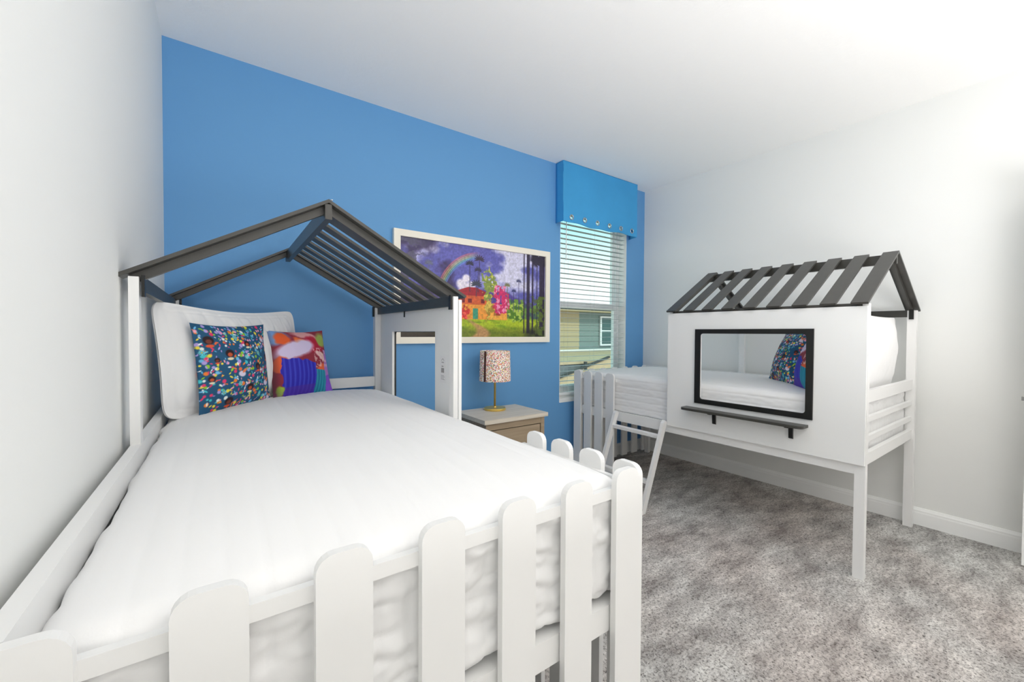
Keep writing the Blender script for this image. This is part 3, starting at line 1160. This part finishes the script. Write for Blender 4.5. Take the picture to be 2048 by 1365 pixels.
def make_pillow(name, w, h, t, material, n=60, pinch=.06, corner=3.0, seed=0.0, img=None, wrinkle=.006, flange=0.0, sag=0.0, channels=0.0):
    """pillow standing in the local XZ plane, bottom edge at z=0, front towards -Y"""
    V_, F_q, C_ = [], [], []
    for side in (-1, 1):
        base = len(V_)
        for j in range(n + 1):
            for i in range(n + 1):
                s, q_ = -1 + 2 * i / n, -1 + 2 * j / n
                # round the corners a little
                k = 1.0
                if corner < 20:
                    r_ = (abs(s) ** corner + abs(q_) ** corner) ** (1 / corner)
                    mx_ = max(abs(s), abs(q_))
                    k = (mx_ / r_) if r_ > 1e-6 else 1
                    k = 1 - (1 - k) * mx_ ** 4
                x = s * k * w / 2 * (1 - pinch * (1 - q_ * q_) * s * s)
                z = q_ * k * h / 2 * (1 - pinch * (1 - s * s) * q_ * q_)
                ed = max(abs(s), abs(q_))
                e1 = max(0, 1 - abs(s) ** 2.4) ** .85
                e2 = max(0, 1 - abs(q_) ** 2.4) ** .85
                th_ = t / 2 * e1 * e2
                if flange:
                    f_ = min(1, max(0, (1 - ed) / flange))
                    th_ = max(.004, th_ * f_ ** .5)
                wr = rs_noise((x, z), 9, seed + side) * wrinkle * (1 if ed < .98 else .3)
                wr += rs_noise((x * 2.2, z), 16, seed + 3 + side) * wrinkle * .5 * min(1, (1 - ed) * 5)
                if channels:
                    wr -= .0035 * math.exp(-((((x / channels) % 1.0) - .5) / .09) ** 2) * min(1, (1 - ed) * 8)
                    wr -= .004 * math.exp(-((ed - .86) / .018) ** 2)
                    wr += rs_noise((x * 3, z), 11, seed + 5) * .004 * min(1, (1 - ed) * 6)
                if sag:
                    z -= sag * (1 - s * s) * max(0, q_)
                y = side * (th_ + (wr if ed < .999 else 0))
                bend = rs_noise((x, z), 2.5, seed + 9) * .012
                V_.append((x, y + bend, z + h / 2))
                if img is not None:
                    C_.append(img[min(img.shape[0] - 1, int((1 - (j / n)) * (img.shape[0] - 1))), min(img.shape[1] - 1, int((i / n) * (img.shape[1] - 1)))])
        for j in range(n):
            for i in range(n):
                a = base + j * (n + 1) + i
                f = (a, a + 1, a + n + 2, a + n + 1)
                F_q.append(f if side < 0 else f[::-1])
    me = bpy.data.meshes.new(name)
    me.from_pydata(V_, [], F_q)
    if img is not None:
        set_vcol(me, np.array(C_))
    bm = bmesh.new()
    bm.from_mesh(me)
    bmesh.ops.remove_doubles(bm, verts=bm.verts, dist=1e-5)
    bm.to_mesh(me)
    bm.free()
    return link_mesh(name, me, material, None, True)


def place(o, x, y, z, yaw, lean, roll=0.0):
    """yaw: direction of the bottom edge; lean: tilt of the top backwards"""
    o.matrix_world = Matrix.Translation((x, y, z)) @ Matrix.Rotation(yaw, 4, 'Z') @ Matrix.Rotation(-lean, 4, 'X') @ Matrix.Rotation(roll, 4, 'Y')
    return o


def paint_floral(n=190, seed=1, mul=1.0):
    rs = np.random.RandomState(seed)
    X, Y = np.meshgrid(np.linspace(0, 1, n), np.linspace(0, 1, n))
    img = np.zeros((n, n, 3))
    img[:] = (24, 84, 122)
    pal = [(240, 245, 240), (150, 205, 50), (70, 200, 210), (232, 60, 110), (245, 130, 50), (245, 225, 70), (180, 160, 225), (110, 190, 235), (250, 170, 190)]
    big = [(.12, .20, .075), (.55, .25, .055), (.86, .16, .07), (.30, .36, .07), (.88, .42, .05), (.42, .56, .07), (.66, .53, .06), (.10, .62, .05), (.82, .70, .075),
           (.55, .77, .065), (.30, .90, .07), (.92, .90, .05), (.16, .42, .04)]
    def local(cx, cy, r):
        a, b_ = max(0, int((cx - r) * n) - 1), min(n, int((cx + r) * n) + 2)
        c, d = max(0, int((cy - r) * n) - 1), min(n, int((cy + r) * n) + 2)
        return slice(c, d), slice(a, b_)
    for _ in range(680):
        cx, cy = rs.rand(2)
        if any((cx - b_[0]) ** 2 + (cy - b_[1]) ** 2 < (b_[2] * 1.02) ** 2 for b_ in big):
            continue
        col = pal[rs.randint(len(pal))]
        kind = rs.rand()
        rx = .013 + rs.rand() * .015
        ry = rx * (.4 if kind < .6 else .95)
        sl = local(cx, cy, rx * 1.3)
        sub = img[sl]
        if sub.size:
            blend(sub, ell(X[sl], Y[sl], cx, cy, rx, ry, rs.rand() * 3.14, .35), col)
    for cx, cy in ((.42, .16), (.70, .36), (.22, .78), (.50, .40), (.72, .88), (.04, .32), (.96, .58), (.40, .70)):
        for k in range(8):
            a = k * math.pi / 4
            sl = local(cx, cy, .05)
            blend(img[sl], ell(X[sl], Y[sl], cx + .02 * math.cos(a), cy + .02 * math.sin(a), .015, .006, a, .4), (120, 220, 225))
        sl = local(cx, cy, .02)
        blend(img[sl], ell(X[sl], Y[sl], cx, cy, .008, .008, 0, .4), (245, 225, 80))
    # large plain round blossoms: dark petals, warm centres, pale leaves below
    for k, (cx, cy, r) in enumerate(big):
        sl = local(cx, cy, r * 1.4)
        Xs, Ys = X[sl], Y[sl]
        sub = img[sl]
        if k % 3 == 2:
            blend(sub, ell(Xs, Ys, cx, cy + r * .45, r * .75, r * .55, .2, .3), (225, 215, 235))
            blend(sub, ell(Xs, Ys, cx + r * .45, cy - r * .05, r * .55, r * .28, -.7, .3), (238, 130, 84))
            blend(sub, ell(Xs, Ys, cx - r * .3, cy - r * .35, r * .35, r * .35, 0, .3), (232, 120, 76))
        else:
            blend(sub, ell(Xs, Ys, cx, cy - r * .15, r * .78, r * .72, 0, .25), (40, 18, 24))
            blend(sub, ell(Xs, Ys, cx, cy + r * .05, r * .46, r * .40, 0, .3), (196, 84, 48) if k % 2 else (120, 56, 44))
            blend(sub, ell(Xs, Ys, cx, cy + r * .72, r * .62, r * .26, 0, .3), (240, 226, 190) if k % 2 else (232, 88, 46))
            blend(sub, ell(Xs, Ys, cx + r * .8, cy + r * .35, r * .34, r * .16, -.9, .3), (235, 100, 50))
    return to_lin(np.clip(img * mul, 0, 255))


def paint_bands(n=190, seed=2, mul=1.0):
    """soft abstract patches of colour: pale lilac, royal blue, teal, coral, magenta, green"""
    X, Y = np.meshgrid(np.linspace(0, 1, n), np.linspace(0, 1, n))
    wob = (vnoise(X * 5, Y * 5, seed) - .5) * .12
    Xw, Yw = X + wob, Y - wob
    img = np.zeros((n, n, 3))
    img[:] = (150, 44, 62)
    blend(img, ell(Xw, Yw, .05, .1, .30, .16, 0, .4), (120, 160, 215))
    blend(img, ell(Xw, Yw, .62, .08, .30, .10, .2, .4), (236, 170, 170))
    blend(img, ell(Xw, Yw, .70, .24, .26, .16, 0, .3), (196, 30, 60))
    blend(img, ell(Xw, Yw, .90, .16, .13, .15, 0, .4), (170, 190, 90))
    blend(img, ell(Xw, Yw, .20, .14, .13, .10, .3, .3), (236, 96, 44))
    blend(img, ell(Xw, Yw, .46, .20, .14, .06, .6, .3), (240, 116, 60))
    blend(img, ell(Xw, Yw, .34, .32, .36, .15, -.25, .3), (222, 208, 240))
    blend(img, ell(Xw, Yw, .12, .52, .13, .11, .6, .2), (232, 98, 52))
    bl_ = ((Yw > .47 + .2 * (Xw - .3)) & (Xw > .10) & (Xw < .62)).astype(float)
    blend(img, bl_, (40, 34, 176))
    blend(img, bl_ * (np.sin(X * 95) > .35) * .6, (72, 84, 214))
    blend(img, bl_ * (Y > .84) * .5, (84, 40, 150))
    blend(img, ell(Xw, Yw, .76, .44, .16, .06, .5, .3), (238, 190, 190))
    blend(img, ell(Xw, Yw, .74, .62, .15, .07, -.6, .25), (236, 104, 60))
    tl = ((Yw > .62) & (Xw > .62) & (Xw < .86)).astype(float)
    blend(img, tl, (20, 128, 160))
    blend(img, tl * (np.sin(X * 110) > .3) * .5, (70, 190, 205))
    vi = ((Xw > .84) & (Yw > .34) & (Xw > .80 + (.9 - Yw) * .1)).astype(float)
    blend(img, vi * .95, (190, 130, 216))
    blend(img, vi * (Yw > .72), (140, 84, 214))
    blend(img, ell(Xw, Yw, .06, .90, .06, .10, 0, .3), (170, 210, 50))
    sp = vnoise(X * 30, Y * 30, seed + 4, 2)
    blend(img, ((sp > .62) & (X > .62) & (Y > .3) & (Y < .6)) * .6, (250, 225, 215))
    blend(img, np.clip((Y - .80) * 6, 0, 1) * (X < .62) * .35, (96, 50, 190))
    blend(img, np.clip((.10 - X) * 12, 0, 1) * .5, (50, 30, 40))
    return to_lin(np.clip(img * mul, 0, 255))


flo, scn = paint_floral(), paint_bands()
D45 = math.radians(45)

# left bed: two white pillows, two printed cushions
p = make_pillow('bed_pillow', .775, .488, .16, PILLOW, 110, pinch=.03, corner=10, seed=1.0, flange=.10, sag=.03, channels=.075)
place(p, .338, -.450, .880, math.radians(43), math.radians(8.5))
tag(p, 'big white quilted pillow propped upright behind the printed cushions on the near bed', 'pillow')
p = make_pillow('bed_pillow', .66, .44, .12, PILLOW, 60, pinch=.03, corner=8, seed=5.0)
place(p, .268, -.318, .885, math.radians(48), math.radians(6))
tag(p, 'white pillow mostly hidden against the left wall behind the propped one', 'pillow')
c = make_pillow('throw_cushion', .385, .385, .13, FLORAL, 190, pinch=.07, corner=30, seed=2.0, img=flo, wrinkle=.003)
place(c, .302, -.570, .888, math.radians(45.5), math.radians(7))
tag(c, 'square teal cushion with colourful floral print on the near left bed', 'cushion')
c = make_pillow('throw_cushion', .365, .365, .13, SCENIC, 190, pinch=.07, corner=30, seed=3.0, img=scn, wrinkle=.003)
place(c, .600, -.356, .888, math.radians(31), math.radians(14))
tag(c, 'cushion patched in royal blue, lilac and coral on the near left bed', 'cushion')

# right bed
p = make_pillow('bed_pillow', .68, .45, .13, PILLOW, 70, pinch=.03, corner=12, seed=11.0)
place(p, 3.50, -2.015, .900, math.radians(180), math.radians(3))
tag(p, 'white pillow leaning at the head rails under the roof of the far bed', 'pillow')
p = make_pillow('bed_pillow', .70, .46, .15, PILLOW, 60, pinch=.03, corner=12, seed=15.0)
place(p, 3.53, -1.745, .895, math.radians(223), math.radians(12))
tag(p, 'white pillow standing slantwise behind the printed cushions of the far bed', 'pillow')
c = make_pillow('throw_cushion', .37, .37, .13, FLORAL, 190, pinch=.07, corner=30, seed=12.0, img=flo, wrinkle=.003)
place(c, 3.31, -1.565, .905, math.radians(225), math.radians(18))
tag(c, 'teal floral cushion seen through the black-framed bed window', 'cushion')
c = make_pillow('throw_cushion', .36, .36, .13, SCENIC, 190, pinch=.07, corner=30, seed=13.0, img=scn, wrinkle=.003)
place(c, 3.045, -1.785, .905, math.radians(215), math.radians(18))
tag(c, 'blue and coral patched cushion cut off by the edge of the bed window', 'cushion')
